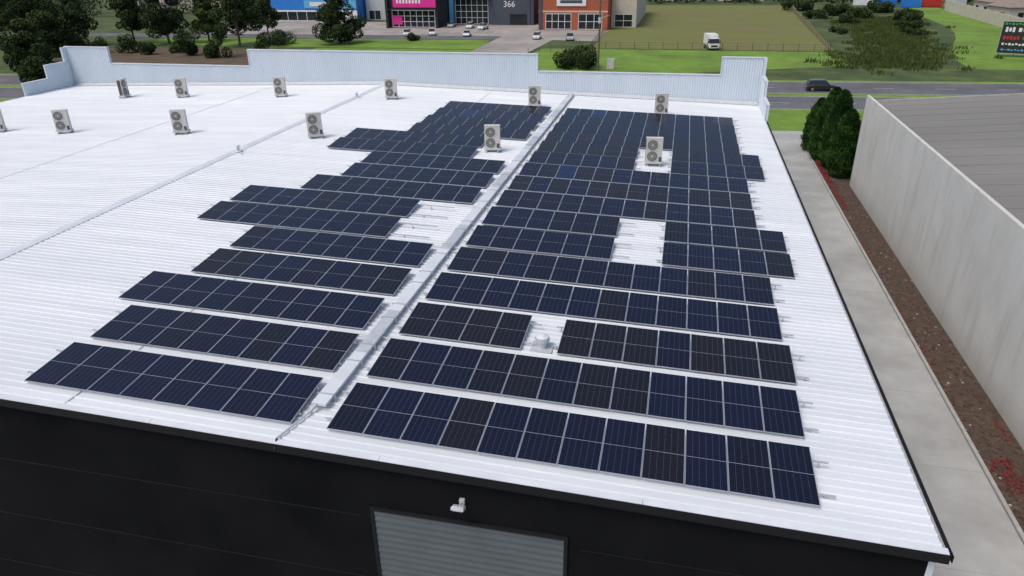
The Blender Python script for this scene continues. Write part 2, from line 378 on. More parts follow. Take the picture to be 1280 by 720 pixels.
b.cyl((-9.35,15.3,zr(-9.3)+.2),(-9.45,15.0,zr(-9.4)+.1),.05,.05,'galv',8); b.cyl((-9.45,15.0,zr(-9.4)+.1),(-9.75,YF+.1,zr(-9.7)+.08),.03,.03,'galv',8)
b.cyl((-9.75,YF+.1,zr(-9.7)+.08),(-9.75,YF-.09,zr(-9.7)-.15),.03,.03,'black',8)
for i in (1,4,6,9,12):
    yy=yrow(i)+2.35
    b.cyl((-9.5,yy,zr(-9.5)+.12),(-10.6,yy,zr(-10.5)+.12),.02,.02,'galv',6); b.cyl((-9.06,yy,zr(-9)+.12),(-7.9,yy,zr(-8)+.12),.02,.02,'galv',6)
b.build("cable_conduit")

# ------------------------------------------------------------------ AC units
def ac(x,y,rot=0.0,h=1.45,w=.98):
    b=MB(); d=.38; z0=zr(x)+.03
    b.T=Matrix.Translation((x,y,z0))@Matrix.Rotation(rot,4,'Z')
    for s in (-1,1):
        b.box(s*w*.36-.04,s*w*.36+.04,-.38,.38,.0,.07,'galv'); b.box(s*w*.36-.03,s*w*.36+.03,-.3,-.24,.07,.2,'galv'); b.box(s*w*.36-.03,s*w*.36+.03,.24,.3,.07,.2,'galv')
    b.box(-w/2-.05,w/2+.05,-.33,.33,.16,.2,'galv')
    b.box(-w/2,w/2,-d/2,d/2,.2,.2+h,'acbody')
    b.box(-w/2-.01,w/2+.01,-d/2-.012,d/2+.012,.2+h,.2+h+.03,'acbody')
    b.box(-w/2+.04,w/2-.04,d/2,d/2+.006,.26,.14+h,'acdark'); b.box(-w/2-.006,-w/2,-d/2+.06,d/2-.03,.26,.14+h,'acdark')
    r=min(h/4-.05,.31); cx=-w/2+r+.07
    for cz in (.2+h*.27,.2+h*.74):
        b.cyl((cx,-d/2,cz),(cx,-d/2-.02,cz),r,r,'acdark',24)
        for rr in (r,r*.72,r*.45):
            n=24
            for i in range(n):
                a0=2*math.pi*i/n; a1=2*math.pi*(i+1)/n
                b.cyl((cx+rr*math.cos(a0),-d/2-.028,cz+rr*math.sin(a0)),(cx+rr*math.cos(a1),-d/2-.028,cz+rr*math.sin(a1)),.007,.007,'acbody',4,False)
        for i in range(6):
            a0=math.pi*i/6
            b.cyl((cx-r*math.cos(a0),-d/2-.03,cz-r*math.sin(a0)),(cx+r*math.cos(a0),-d/2-.03,cz+r*math.sin(a0)),.006,.006,'acbody',4,False)
        b.cyl((cx,-d/2-.02,cz),(cx,-d/2-.04,cz),.06,.06,'acbody',12)
    b.box(w/2-.2,w/2-.03,-d/2-.008,-d/2,.26,.55,'acdark')
    b.cyl((w/2+.03,.1,.25),(w/2+.03,.1,.0),.025,.025,'galv',6); b.cyl((w/2+.03,.1,.25),(w/2-.05,.1,.25),.025,.025,'galv',6)
    b.build("air_conditioner")
for x,y,r in [(-50.0,57.8,math.pi*.55),(-43.95,57.9,.35),(-34.2,58.1,.3),(-23.8,58.0,.25),(-11.5,58.3,.15),(-1.3,58.0,.1),
              (-49.8,43.9,.35),(-43.75,43.8,.4),(-34.1,44.0,.35),(-23.8,44.1,.5),(-11.4,43.9,.15),(-1.22,43.45,.1)]:
    ac(x,y,r)

b=MB(); vx,vy=-3.75,20.3; z=zr(vx)
b.box(vx-.36,vx+.36,vy-.36,vy+.36,z+.036,z+.052,'galv')
b.cyl((vx,vy,z+.052),(vx,vy,z+.26),.16,.16,'galv',24)
b.cyl((vx,vy,z+.26),(vx,vy,z+.30),.20,.24,'cap',24); b.cyl((vx,vy,z+.30),(vx,vy,z+.44),.24,.22,'galv',24); b.cyl((vx,vy,z+.44),(vx,vy,z+.52),.22,.06,'cap',24)
for i in range(16):
    a=2*math.pi*i/16; b.cyl((vx+.24*math.cos(a),vy+.24*math.sin(a),z+.31),(vx+.225*math.cos(a+.2),vy+.225*math.sin(a+.2),z+.43),.014,.014,'galv',4)
b.build("roof_vent")
for (vx,vy) in ((-26.8,39.5),(-26.9,57.8)):
    b=MB(); z=zr(vx); b.cyl((vx,vy,z),(vx,vy,z+.35),.08,.08,'galv',12); b.cyl((vx,vy,z+.35),(vx,vy,z+.44),.15,.12,'cap',12); b.cyl((vx,vy,z+.05),(vx,vy,z+.1),.2,.1,'cap',12)
    b.cyl((vx+.1,vy,z+.12),(vx+.6,vy-.6,z+.08),.03,.03,'galv',6); b.build("roof_flue")

# ------------------------------------------------------------------ ground, roads
A=.085
def rd(u,v): return (13+u*math.cos(A)-(v-127)*math.sin(A)*1.0, 127+u*math.sin(A)+(v-127)*math.cos(A))
def strip(name,v0,v1,z,k,u0=-420,u1=420):
    return poly(name,[rd(u0,v0),rd(u1,v0),rd(u1,v1),rd(u0,v1)],z,k)
poly("ground",[(-1500,-600),(1500,-600),(1500,2500),(-1500,2500)],0,'grass')
b=MB()
y=-20
while y<88:
    b.box(XR-.0,13.98,y,y+5.985,-.1,.03,'conc'); y+=6
b.build("driveway",bevel=0)
poly("yard_pavement",[(-70,-20),(6.5,-20),(6.5,13.7),(-70,13.7)],.02,'conc')
poly("rear_yard_pavement",[(-62,65.1),(6.5,65.1),(6.5,84),(-62,84)],.02,'conc')
b=MB(); b.box(14.0,14.16,-20,88,-.1,.13,'kerb'); b.build("kerb")
poly("garden_bed",[(14.17,-20),(16.2,-20),(16.2,88),(14.17,88)],.05,'mulch')
poly("footpath",[(-70,84.5),(15,84.5),(15,92),(-70,86)],.024,'conc')
strip("road_verge",91.5,104.9,.012,'grassB')
strip("near_carriageway",105,114.4,.02,'asph'); strip("median_strip",114.4,116.8,.05,'grassB'); strip("far_carriageway",116.8,127.3,.02,'asph')
b=MB()
for v0 in (104.85,114.3,116.8,127.3):
    p=[rd(-420,v0),rd(420,v0),rd(420,v0+.15),rd(-420,v0+.15)]
    b.hexa([(q[0],q[1],0) for q in p]+[(q[0],q[1],.13) for q in p],'kerb')
b.build("road_kerbs")
b=MB()
for v0 in (109.6,122):
    u=-200
    while u<200:
        p=[rd(u,v0),rd(u+3,v0),rd(u+3,v0+.12),rd(u,v0+.12)]; b.add([(q[0],q[1],.026) for q in p],[(0,1,2,3)],'paint'); u+=9
b.build("lane_markings")
strip("far_verge",127.45,129.5,.012,'grassB')
poly("lawn",[(-34,131),(-5,132),(12,140),(30,147),(31,166.5),(-31,166.5)],.016,'grassB')
poly("field",[(-20,168),(31,168),(35,235),(38,300),(-22,300)],.02,'field')
poly("creek_lawn",[(74,290),(70,250),(69,236),(68,222),(65.5,208),(62,195),(57.5,182),(54,170),(51,158),(50,146),(70,146),(160,152),(160,205),(84,200),(84,290)],.016,'grassB')
poly("mulch_bed",[(-135,132),(-84,134),(-84,158),(-135,158)],.016,'mulch2')
poly("roadside_lawn",[(-135,163),(-44,163),(-47,181),(-135,178)],.02,'grassB')
poly("roadside_lawn",[(-84,131),(-46,132),(-46,162),(-84,162)],.018,'grassB')
poly("service_road",[(-320,180),(-135,179),(-46,182),(-46,189),(-135,187),(-320,188)],.024,'asph')
poly("carpark",[(-135,188),(-46,189.5),(-22,184),(-20,206),(-44,224),(-135,226)],.022,'conc2')
poly("crossover_driveway",[(-45.8,130),(-34.5,131),(-31.5,183),(-22,183.5),(-46,189)],.026,'conc2')
poly("forecourt",[(-46,184),(-20.5,181),(-20.5,206),(-46,224)],.03,'conc2')
b=MB()
for k in range(14):
    x=-86+k*3; b.add([(x,196,.034),(x+.12,196,.034),(x+.12,201,.034),(x,201,.034)],[(0,1,2,3)],'paint')
b.build("parking_markings")

# ------------------------------------------------------------------ neighbour building (precast wall)
nb=empty("concrete_warehouse")
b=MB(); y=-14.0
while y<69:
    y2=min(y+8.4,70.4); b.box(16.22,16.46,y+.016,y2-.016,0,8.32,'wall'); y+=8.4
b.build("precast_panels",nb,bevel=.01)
b=MB(); b.box(16.25,16.43,-14,70.3,0,8.28,'nroof'); b.build("wall_core",nb)
b=MB(); b.add([(17.05,-14,7.75),(46,-14,10.05),(46,70.1,10.05),(17.05,70.1,7.75)],[(0,1,2,3)],'nroof')
b.build("roof",nb)
b=MB(); y=-14
while y<70:
    b.hexa([(17.1,y,7.755),(46,y,10.05),(46,y+.04,10.05),(17.1,y+.04,7.755),(17.1,y,7.775),(46,y,10.07),(46,y+.04,10.07),(17.1,y+.04,7.775)],'nroof'); y+=2.1
b.build("roof_seams",nb)
b=MB(); b.box(16.47,17.0,-14,70.1,7.5,7.55,'fascia'); b.box(17.0,17.06,-14,70.1,7.5,7.8,'galv'); b.build("box_gutter",nb)
b=MB(); b.hexa([(17.1,70.1,7.6),(46,70.1,9.9),(46,70.35,9.9),(17.1,70.35,7.6),(17.1,70.1,7.85),(46,70.1,10.12),(46,70.35,10.12),(17.1,70.35,7.85)],'kerb'); b.build("roof_edge_flashing",nb)

# ------------------------------------------------------------------ foliage
def leaves(b, blobs, n, size, k, r):
    tot=sum(q[3]*q[4] for q in blobs)
    for (cx,cy,cz,rx,rz) in blobs:
        m=int(n*rx*rz/tot); shade=r.uniform(-.2,.2)
        for _ in range(m):
            while True:
                d=Vector((r.uniform(-1,1),r.uniform(-1,1),r.uniform(-1,1)))
                if .05<d.length<1: break
            L=d.length; d=d/L*(L**.4)
            p=Vector((cx+d.x*rx,cy+d.y*rx,cz+d.z*rz))
            a=Vector((r.gauss(0,1),r.gauss(0,1),r.gauss(0,1))).normalized()
            c=a.cross(Vector((r.gauss(0,1),r.gauss(0,1),r.gauss(0,1)))).normalized()
            s=size*r.uniform(.55,1.25); a*=s; c*=s*.65
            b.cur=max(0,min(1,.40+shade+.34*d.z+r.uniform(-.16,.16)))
            b.add([p-a,p+c*.9,p+a,p-c*.9],[(0,1,2,3)],k)
def tree(name,x,y,h,w,k='leaf',n=6000,leaf=.27,seed=1,low=.22):
    r=random.Random(seed); b=MB(); n=int(n*1.5)
    b.cyl((0,0,0),(r.uniform(-.2,.2),0,h*.45),h*.022,h*.014,'bark',8)
    blobs=[]
    nb_=int(22+w*1.6)
    for i in range(nb_):
        a=r.uniform(0,2*math.pi); q=r.uniform(.05,1)**.55; zz=r.uniform(low,.95)
        env=math.sin(math.pi*min(1,max(.16,(zz-low+.22)/(1.14-low))))**.55
        px=w*.40*q*env*math.cos(a); py=w*.40*q*env*math.sin(a); pz=h*zz
        rr=w*r.uniform(.10,.18); blobs.append((px,py,min(pz,h-rr*.8),rr,rr*r.uniform(.6,.95)))
        base=Vector((0,0,h*r.uniform(.25,.45)))
        b.cyl(base,(px,py,pz),h*.009,h*.003,'bark',5,False)
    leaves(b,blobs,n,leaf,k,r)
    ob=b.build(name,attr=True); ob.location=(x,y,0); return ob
tree("gum_tree",-155,156,14,14,'leafdark',8000,.3,11)
tree("gum_tree",-146,158,12,10,'leafdark',5000,.3,12)
tree("gum_tree",-136,165,13,10,'leafdark',6000,.28,13)
tree("gum_tree",-126,165,14,12,'leafdark',7000,.28,14)
tree("gum_tree",-118,170,12,9,'leaf',5000,.28,24)
tree("gum_tree",-105,163,14.5,13,'leafdark',8000,.28,15)
tree("gum_tree",-82,170,12,13,'leafdark',8000,.28,16,low=.18)
tree("gum_tree",-176,170,13,12,'leafdark',6000,.3,17)
tree("gum_tree",-168,152,11,12,'leaf',6000,.3,18)
tree("gum_tree",-190,160,12,12,'leafdark',6000,.3,26)
tree("gum_tree",-113,190,10,9,'leafdark',4000,.28,27)
tree("shade_tree",-119,116,8,10,'leafdark',7000,.24,19,low=.1)
tree("shade_tree",-131,128,9,10,'leaf',7000,.25,20,low=.1)
tree("shade_tree",-108,106,5,8,'leafdark',5000,.22,22,low=.1)
tree("shade_tree",-138,141,9.5,11,'leafdark',7000,.26,23,low=.1)
def bush(name,x,y,h,w,k='leafdark',n=2600,leaf=.2,seed=5,d=None):
    r=random.Random(seed); b=MB(); blobs=[]; d=d or w
    for i in range(int(9+w*1.1)):
        rr=min(h*.42,w*.26)*r.uniform(.6,1)
        blobs.append((r.uniform(-.5,.5)*(w-rr*1.6),r.uniform(-.5,.5)*(d-rr*1.6),r.uniform(rr*.6,max(rr,h-rr)),rr,rr*.9))
    b.cyl((0,0,0),(0,0,h*.5),.12,.06,'bark',6)
    leaves(b,blobs,n,leaf,k,r); ob=b.build(name,attr=True); ob.location=(x,y,0); return ob
bush("shrub",-107,146,5.5,5.5,seed=31,n=3600); bush("shrub",-98,144,7.5,6,seed=32,n=4600); bush("shrub",-97,166,4,9,seed=33,n=3600); bush("shrub",-19.6,138.5,4.2,8.5,seed=34,n=6500)
bush("shrub",-112,150,3.4,4.4,seed=35,n=2000); bush("shrub",-90,146,3,4,seed=36,n=1400); bush("shrub",-124,148,4.6,5.5,seed=37,n=2600); bush("shrub",-66,178,2.4,3.4,seed=38,n=1400)
bush("shrub",-140,150,5,5,seed=39,n=2600); bush("shrub",-131,147,4,4,seed=52,n=1800); bush("shrub",-117,146,3,4,seed=53,n=1600)
bush("shrub",46,258,3.8,10,seed=41,n=3500,leaf=.3); bush("shrub",62,240,3.8,8,seed=42,n=3400,leaf=.3,d=14); bush("shrub",37,276,4,11,seed=43,n=3000,leaf=.32)
bush("shrub",60,270,4.2,10,seed=45,n=3000,leaf=.32); bush("shrub",20.5,101,1.9,3.0,seed=46,n=1800,k='leaf',leaf=.11)
bush("shrub",57,219,2.8,6,seed=48,n=2400,leaf=.25,d=12); bush("shrub",45,232,2.6,7,seed=49,n=2000,leaf=.25,d=12); bush("shrub",38,246,2.8,7,seed=50,n=2000,leaf=.25)
bush("shrub",50,246,3.4,8,seed=54,n=2600,leaf=.28); bush("shrub",54,200,1.8,5,seed=55,n=1600,leaf=.22,d=10); bush("shrub",38,205,1.6,4,seed=56,n=1200,leaf=.22,d=8)
def reeds(name, pts, n, h, spread, seed):
    r=random.Random(seed); b=MB(); cl=[]
    for _ in range(n//40):
        i=r.randrange(len(pts)-1); t=r.random(); p0=pts[i]; p1=pts[i+1]
        cl.append((p0[0]+(p1[0]-p0[0])*t+r.gauss(0,spread),p0[1]+(p1[1]-p0[1])*t+r.gauss(0,spread),r.uniform(.4,1.1),r.uniform(-.3,.25)))
    for (cx,cy,cs,sh) in cl:
        for _ in range(40):
            x=cx+r.gauss(0,cs); y=cy+r.gauss(0,cs*1.3)
            hh=h*r.uniform(.35,1.1); a=r.uniform(0,math.pi); w=r.uniform(.06,.16)
            dx,dy=w*math.cos(a),w*math.sin(a); l=r.gauss(0,.15)
            b.cur=max(0,min(1,.42+sh+r.uniform(-.2,.2)))
            b.add([(x-dx,y-dy,0),(x+dx,y+dy,0),(x+dx*.4+l,y+dy*.4,hh),(x-dx*.4+l,y-dy*.4,hh*.85)],[(0,1,2,3)],'reed')
    b.build(name,attr=True)
reeds("reed_bed",[(34,146),(42,165),(48,190),(52,215),(54,245)],20000,.75,4.8,51)
def cypress(name,x,y,h,w,seed,n=11000):
    r=random.Random(seed); b=MB(); b.cyl((0,0,0),(0,0,h*.7),.14,.05,'bark',8)
    lob=[(r.uniform(0,6.28),r.uniform(.02,.96),r.uniform(.18,.42)) for _ in range(40)]
    lx,ly=r.uniform(-.25,.25),r.uniform(-.2,.2)
    for _ in range(n):
        t=r.random()**1.05; a=r.uniform(0,2*math.pi)
        rad=w/2*(math.sin(math.pi*min(1,t*.80+.20))**.6)*(1-.2*t)+.06
        bump=0
        for (la,lt,ls) in lob:
            da=math.cos(a-la); dt=(t-lt)/.06
            if da>.3: bump=max(bump,ls*math.exp(-dt*dt)*(da-.3)/.7)
        q=r.uniform(.70,1.0)*(.92+bump)
        p=Vector((rad*q*math.cos(a)+lx*t,rad*q*math.sin(a)+ly*t,.1+t*(h-.3)))
        up=Vector((.5*math.cos(a)+r.gauss(0,.3),.5*math.sin(a)+r.gauss(0,.3),1)).normalized()*r.uniform(.10,.26)
        s=Vector((-math.sin(a)+r.gauss(0,.5),math.cos(a)+r.gauss(0,.5),r.gauss(0,.3))).normalized()*r.uniform(.04,.09)
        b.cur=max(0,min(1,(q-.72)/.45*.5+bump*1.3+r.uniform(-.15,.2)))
        b.add([p-s,p+s,p+up+s*.3,p+up-s*.3],[(0,1,2,3)],'leafcyp')
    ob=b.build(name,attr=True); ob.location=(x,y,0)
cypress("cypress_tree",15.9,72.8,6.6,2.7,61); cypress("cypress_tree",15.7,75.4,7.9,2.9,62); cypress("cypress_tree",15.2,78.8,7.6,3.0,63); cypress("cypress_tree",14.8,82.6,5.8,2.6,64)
r=random.Random(5); b=MB()
def patch(x0,x1,y0,y1,n):
    for _ in range(n):
        x=r.gauss((x0+x1)/2,(x1-x0)/4); y=r.uniform(y0,y1); s=r.uniform(.03,.09); z=.06+r.uniform(0,.18)
        x=min(max(x,14.2),16.15)
        a=r.uniform(0,3.14); b.add([(x-s*math.cos(a),y-s*math.sin(a),z),(x+s*math.cos(a),y+s*math.sin(a),z),(x+s*math.cos(a),y+s*math.sin(a)+s,z+s)],[(0,1,2)],'flower')
patch(14.2,14.8,70,86,1700); patch(14.2,14.9,62,70,260); patch(14.2,14.8,50,60,60); patch(14.3,15.5,26.6,28.9,220); patch(15.4,16.1,30,32,40); patch(14.2,14.6,33,45,40)
b.build("red_groundcover")
b=MB()
for _ in range(1800):
    x=r.uniform(14.2,16.15); y=14+74*r.random()**1.6; s=r.uniform(.015,.055)
    b.box(x-s,x+s,y-s,y+s,.045,.05+s*.8,'mulch' if r.random()<.95 else 'kerb')
b.build("mulch_clods")
b=MB(); r=random.Random(9); bl=[]
for k in range(70):
    x=-15+k*2.2+r.uniform(-1,1); rr=r.uniform(1.3,2.6); bl.append((x,r.uniform(308,320),r.uniform(1,3.0),rr,rr))
leaves(b,bl,16000,.36,'leafdark',r); b.build("distant_treeline",attr=True)
b=MB(); bl=[]
for k in range(60):
    x=-300+k*4+r.uniform(-1,1); rr=r.uniform(2.5,4.5); bl.append((x,r.uniform(238,262) if x<-140 else r.uniform(285,300),r.uniform(2,6),rr,rr))
leaves(b,bl,16000,.42,'leafdark',r); b.build("distant_treeline",attr=True)

# ------------------------------------------------------------------ fences, poles
def fence(name, pts, step=3.0, h=1.5, rails=(0.35,.8,1.35)):
    b=MB()
    for (p,q) in zip(pts[:-1],pts[1:]):
        p=Vector((p[0],p[1],0)); q=Vector((q[0],q[1],0)); L=(q-p).length; n=int(L/step)
        for i in range(n+1):
            c=p.lerp(q,i/n); b.cyl((c.x,c.y,0),(c.x,c.y,h),.07,.07,'wood',6)
        for z in rails: b.cyl((p.x,p.y,z),(q.x,q.y,z),.02,.02,'wood',4)
    b.build(name)
fence("field_fence",[(-20,167.5),(30,167.8),(33,235),(36,300)])
fence("field_fence",[(-20.3,168),(-22,300)])
fence("verge_bollards",[(-33,160),(-20.5,160)],2.5,.9,())
b=MB(); px,py=-15.0,136.2
b.cyl((px,py,0),(px,py,13.2),.19,.14,'wood',10)
for z in (12.7,11.6): b.box(px-1.2,px+1.2,py-.06,py+.06,z,z+.12,'wood')
for s in (-1.05,-.5,.5,1.05): b.cyl((px+s,py,12.82),(px+s,py,13.0),.05,.05,'galv',6)
b.cyl((px,py,9.0),(px+1.8,py-1,9.6),.04,.04,'galv',6)
b.box(px-.22,px+.22,py-.5,py-.18,8.2,9.2,'galv')
b.build("power_pole")
b=MB(); b.box(-13.7,-12.2,138,138.8,0,.1,'kerb'); b.box(-13.6,-12.3,138.05,138.7,.1,1.7,'galv'); b.box(-13.65,-12.25,138.0,138.75,1.7,1.78,'cap'); b.box(-13.5,-12.98,138.03,138.05,.3,1.5,'acbody'); b.box(-12.94,-12.4,138.03,138.05,.3,1.5,'acbody'); b.build("electrical_cabinet")

# ------------------------------------------------------------------ vehicles
def car(name,x,y,rot,paint='carwhite',kind='suv'):
    b=MB(); b.T=Matrix.Translation((x,y,.03))@Matrix.Rotation(rot,4,'Z')
    Lh=2.25; hw=.9
    H={'suv':(1.02,1.68),'sedan':(.92,1.44),'ute':(1.05,1.75)}[kind]
    belt,roof=H
    st=[(-Lh,belt-.22,.78),(-Lh+.12,belt-.08,.86),(-1.4,belt,.9),(0,belt,.91),(.9,belt,.9),(1.35,belt-.06,.89),(1.95,belt-.18,.85),(Lh-.05,belt-.34,.76),(Lh,belt-.5,.68)]
    if kind=='ute': st=[(-2.6,1.08,.86),(-2.5,1.1,.9),(-.7,1.1,.9),(-.5,belt,.9),(.9,belt,.9),(1.3,belt-.02,.89),(2.0,belt-.12,.86),(2.3,belt-.3,.78),(2.36,belt-.45,.7)]
    vs=[];fs=[]
    for (xx,zt,w) in st:
        vs += [(xx,-w*.85,.28),(xx,-w,.42),(xx,-w,zt-.14),(xx,-w*.9,zt),(xx,w*.9,zt),(xx,w,zt-.14),(xx,w,.42),(xx,w*.85,.28)]
    n=len(st)
    for i in range(n-1):
        for j in range(8): fs.append((i*8+j,(i+1)*8+j,(i+1)*8+(j+1)%8,i*8+(j+1)%8))
    fs += [tuple(range(7,-1,-1)),tuple(range((n-1)*8,n*8))]
    b.add(vs,fs,paint)
    cab={'suv':[(-2.1,.0),(-1.8,.93),(-1.0,1),(.1,1),(.45,.95),(1.15,.0)],'sedan':[(-1.75,0),(-1.05,.95),(-.5,1),(.1,1),(.35,.95),(1.15,0)],'ute':[(-.75,0),(-.6,.95),(-.2,1),(.3,1),(.45,.96),(1.15,0)]}[kind]
    vs=[]
    for (xx,t) in cab:
        z=belt-.01+(roof-belt)*t; w=.82-.16*t; vs += [(xx,-.82,belt-.01),(xx,-w,z),(xx,w,z),(xx,.82,belt-.01)]
    for i in range(len(cab)-1):
        a=i*4; c=a+4
        b.add([vs[a],vs[c],vs[c+1],vs[a+1]],[(0,1,2,3)],'glassd'); b.add([vs[a+3],vs[a+2],vs[c+2],vs[c+3]],[(0,1,2,3)],'glassd')
        top = paint if (cab[i][1]>.9 and cab[i+1][1]>.9) else 'glassd'
        b.add([vs[a+1],vs[c+1],vs[c+2],vs[a+2]],[(0,1,2,3)],top)
    for xx in (-.35,):
        for s in (-1,1): b.hexa([(xx-.05,s*.835-.01,belt-.02),(xx+.05,s*.835-.01,belt-.02),(xx+.05,s*.835+.01,belt-.02),(xx-.05,s*.835+.01,belt-.02),(xx-.05,s*.68-.01,roof-.02),(xx+.05,s*.68-.01,roof-.02),(xx+.05,s*.68+.01,roof-.02),(xx-.05,s*.68+.01,roof-.02)],paint)
    if kind=='ute': b.box(-2.45,-.85,-.75,.75,1.1,1.112,'black')
    for xx in (-1.4,1.4):
        for s in (-1,1):
            b.cyl((xx,s*.70,.33),(xx,s*.925,.33),.34,.34,'rubber',18); b.cyl((xx,s*.926,.33),(xx,s*.935,.33),.2,.19,'hub',12)
    xe=st[-1][0]; xb=st[0][0]
    for s in (-1,1):
        b.box(xe-.12,xe+.01,s*.52-.16,s*.52+.16,belt-.55,belt-.40,'lampw'); b.box(xb-.015,xb+.1,s*.66-.12,s*.66+.12,belt-.45,belt-.22,'lampr')
        b.box(.85,1.0,s*.98-.09,s*.98+.09,belt-.02,belt+.12,paint)
    b.box(xe-.05,xe+.012,-.34,.34,belt-.6,belt-.45,'black'); b.box(xe-.05,xe+.02,-.25,.25,.35,.45,'white'); b.box(xb-.02,xb+.05,-.25,.25,.55,.66,'white')
    b.build(name,bevel=.02)
R=math.radians
car("parked_car",-71.5,188.5,R(-75),'carwhite','suv'); car("parked_car",-65.3,190.5,R(-70),'carwhite','suv'); car("parked_car",-55.2,189,R(-80),'carwhite','sedan')
car("parked_car",-66.5,212,R(-85),'carsilver','sedan'); car("parked_car",-60.0,209,R(-85),'carwhite','suv'); car("parked_car",-55.4,206,R(-95),'carwhite','ute')
car("parked_car",-35.8,184.5,R(-85),'carwhite','suv'); car("parked_car",-27.3,183,R(-80),'carsilver','suv')
car("black_car",21.1,120.4,R(5),'carblack','suv')
b=MB(); b.T=Matrix.Translation((5.9,169,.02))@Matrix.Rotation(R(-78),4,'Z')
b.box(-2.9,.7,-1.15,1.15,1.05,3.1,'white'); b.box(-2.95,.9,-.9,.9,.55,.8,'black'); b.box(-2.8,.6,-1.1,1.1,.85,1.04,'galv')
b.hexa([(.9,-1.05,.5),(2.6,-1.05,.5),(2.6,1.05,.5),(.9,1.05,.5),(.9,-1.05,1.45),(2.62,-1.05,1.45),(2.62,1.05,1.45),(.9,1.05,1.45)],'white')
b.hexa([(.9,-1.04,1.453),(2.6,-1.04,1.453),(2.6,1.04,1.453),(.9,1.04,1.453),(.9,-.95,2.35),(2.2,-.95,2.35),(2.2,.95,2.35),(.9,.95,2.35)],'glassd')
b.box(.88,2.25,-.98,.98,2.353,2.5,'white'); b.box(2.6,2.66,-.7,.7,.75,1.1,'black')
for s in (-1,1):
    b.box(2.6,2.67,s*.85-.14,s*.85+.14,.75,1.0,'lampw'); b.box(2.2,2.3,s*1.22-.1,s*1.22+.1,1.5,2.0,'black')
    for xx in (-2.0,1.7): b.cyl((xx,s*.8,.42),(xx,s*1.08,.42),.42,.42,'rubber',18); b.cyl((xx,s*1.081,.42),(xx,s*1.09,.42),.24,.22,'hub',12)
b.build("white_truck",bevel=.03)
b=MB(); b.T=Matrix.Translation((62.6,163,.0))@Matrix.Rotation(R(-22),4,'Z')
for x in (-2.4,0,2.4,4.8):
    b.cyl((x,.2,0),(x,.2,6.3),.1,.1,'wood',8); b.cyl((x,.2,4.4),(x,2.4,0),.05,.05,'wood',6)
b.box(-2.9,5.6,-.05,.09,.7,6.5,'blackclad')
for (z0,z1) in ((.62,.7),(6.5,6.58)): b.box(-2.95,5.65,-.08,.11,z0+.002,z1+.004,'galv')
b.box(-2.95,-2.9,-.08,.11,.7,6.5,'galv'); b.box(5.6,5.65,-.08,.11,.7,6.5,'galv')
for (x0,x1,z0,z1,k) in ((-2.6,5.2,5.9,6.3,'green'),(-2.3,-.6,4.6,5.5,'white'),(-.2,1.4,4.7,5.4,'white'),(1.9,3.6,4.5,5.5,'white'),(-2.4,.4,3.2,3.9,'red'),(.8,3.9,3.3,3.8,'green'),(-2.4,1.5,2.2,2.6,'white'),(2.0,4.5,1.9,2.6,'red'),(-2.3,3.2,1.2,1.5,'cyan')):
    n=max(2,int((x1-x0)/.55)); w=(x1-x0)/n
    for i in range(n): b.box(x0+i*w,x0+i*w+w*.68,-.075,-.053,z0+(.1 if i%3==1 else 0),z1-(.12 if i%2 else 0),k)
b.build("billboard_sign")

# ------------------------------------------------------------------ far buildings
def shop_windows(b,x0,x1,y,z0,z1,nx,nz,fr='white',gl='glassd'):
    b.box(x0,x1,y-.03,y-.01,z0,z1,gl); w=(x1-x0)/nx
    for i in range(nx+1): b.box(x0+i*w-.07,x0+i*w+.07,y-.1,y-.033,z0,z1,fr)
    for j in range(nz+1):
        z=z0+(z1-z0)*j/nz; b.box(x0-.07,x1+.07,y-.12,y-.102,z-.07,z+.07,fr)
def building(name,x0,x1,y0,y1,h,wallk,detail,roofk='nroof'):
    e=empty(name); b=MB(); b.box(x0,x1,y0,y1,0,h,wallk); b.build("walls",e)
    b=MB(); b.box(x0-.1,x1+.1,y0-.1,y1+.1,h+.003,h+.35,'galv'); b.box(x0+.3,x1-.3,y0+.3,y1-.3,h+.353,h+.4,roofk); b.build("roof",e)
    b=MB(); detail(b,x0,x1,y0); b.build("facade",e)
    return e
def d_pink(b,x0,x1,y):
    b.box(x0+1.5,x1-.3,y-.35,y-.13,5.6,8.9,'pink')
    for i in range(8): b.box(x0+2.6+i*.95,x0+3.2+i*.95,y-.37,y-.353,6.7,7.6+(.2 if i%3==0 else 0),'white')
    shop_windows(b,x0+1,x1-.8,y,.3,4.8,7,3)
    b.box(x0-.6,x0+.1,y-1.2,y+3,0,10.2,'blackclad'); b.box(x0-.3,x1+.3,y-1.4,y-.4,5.0,5.25,'blackclad')
    b.box(x0+1,x0+4,y-.15,y-.125,1,3.5,'pink')
building("retail_showroom",-84,-69.3,208,240,10.5,'blackclad',d_pink)
def d_dark(b,x0,x1,y):
    shop_windows(b,x0+2,x0+12,y,.3,7.2,6,4,'galv'); b.box(x0+14.5,x1-1,y-.2,y-.02,0,11,'navy')
    shop_windows(b,x1-7,x1-2,y-.2,.2,3,3,1,'blackclad'); b.box(x0+.2,x0+1.4,y-.6,y-.02,0,8.5,'cyan'); b.box(x0+1.5,x0+13,y-1.2,y-.2,7.4,7.8,'blackclad')
e=building("office_building",-69.2,-43.5,219,250,11.5,'navy',d_dark)
cu=bpy.data.curves.new("street_number",'FONT'); cu.body="366"; cu.size=2.4; cu.extrude=.05; t=bpy.data.objects.new("street_number",cu); scene.collection.objects.link(t); t.parent=e
t.location=(-52.5,218.7,5.0); t.rotation_euler=(math.pi/2,0,0); t.data.materials.append(M['white'])
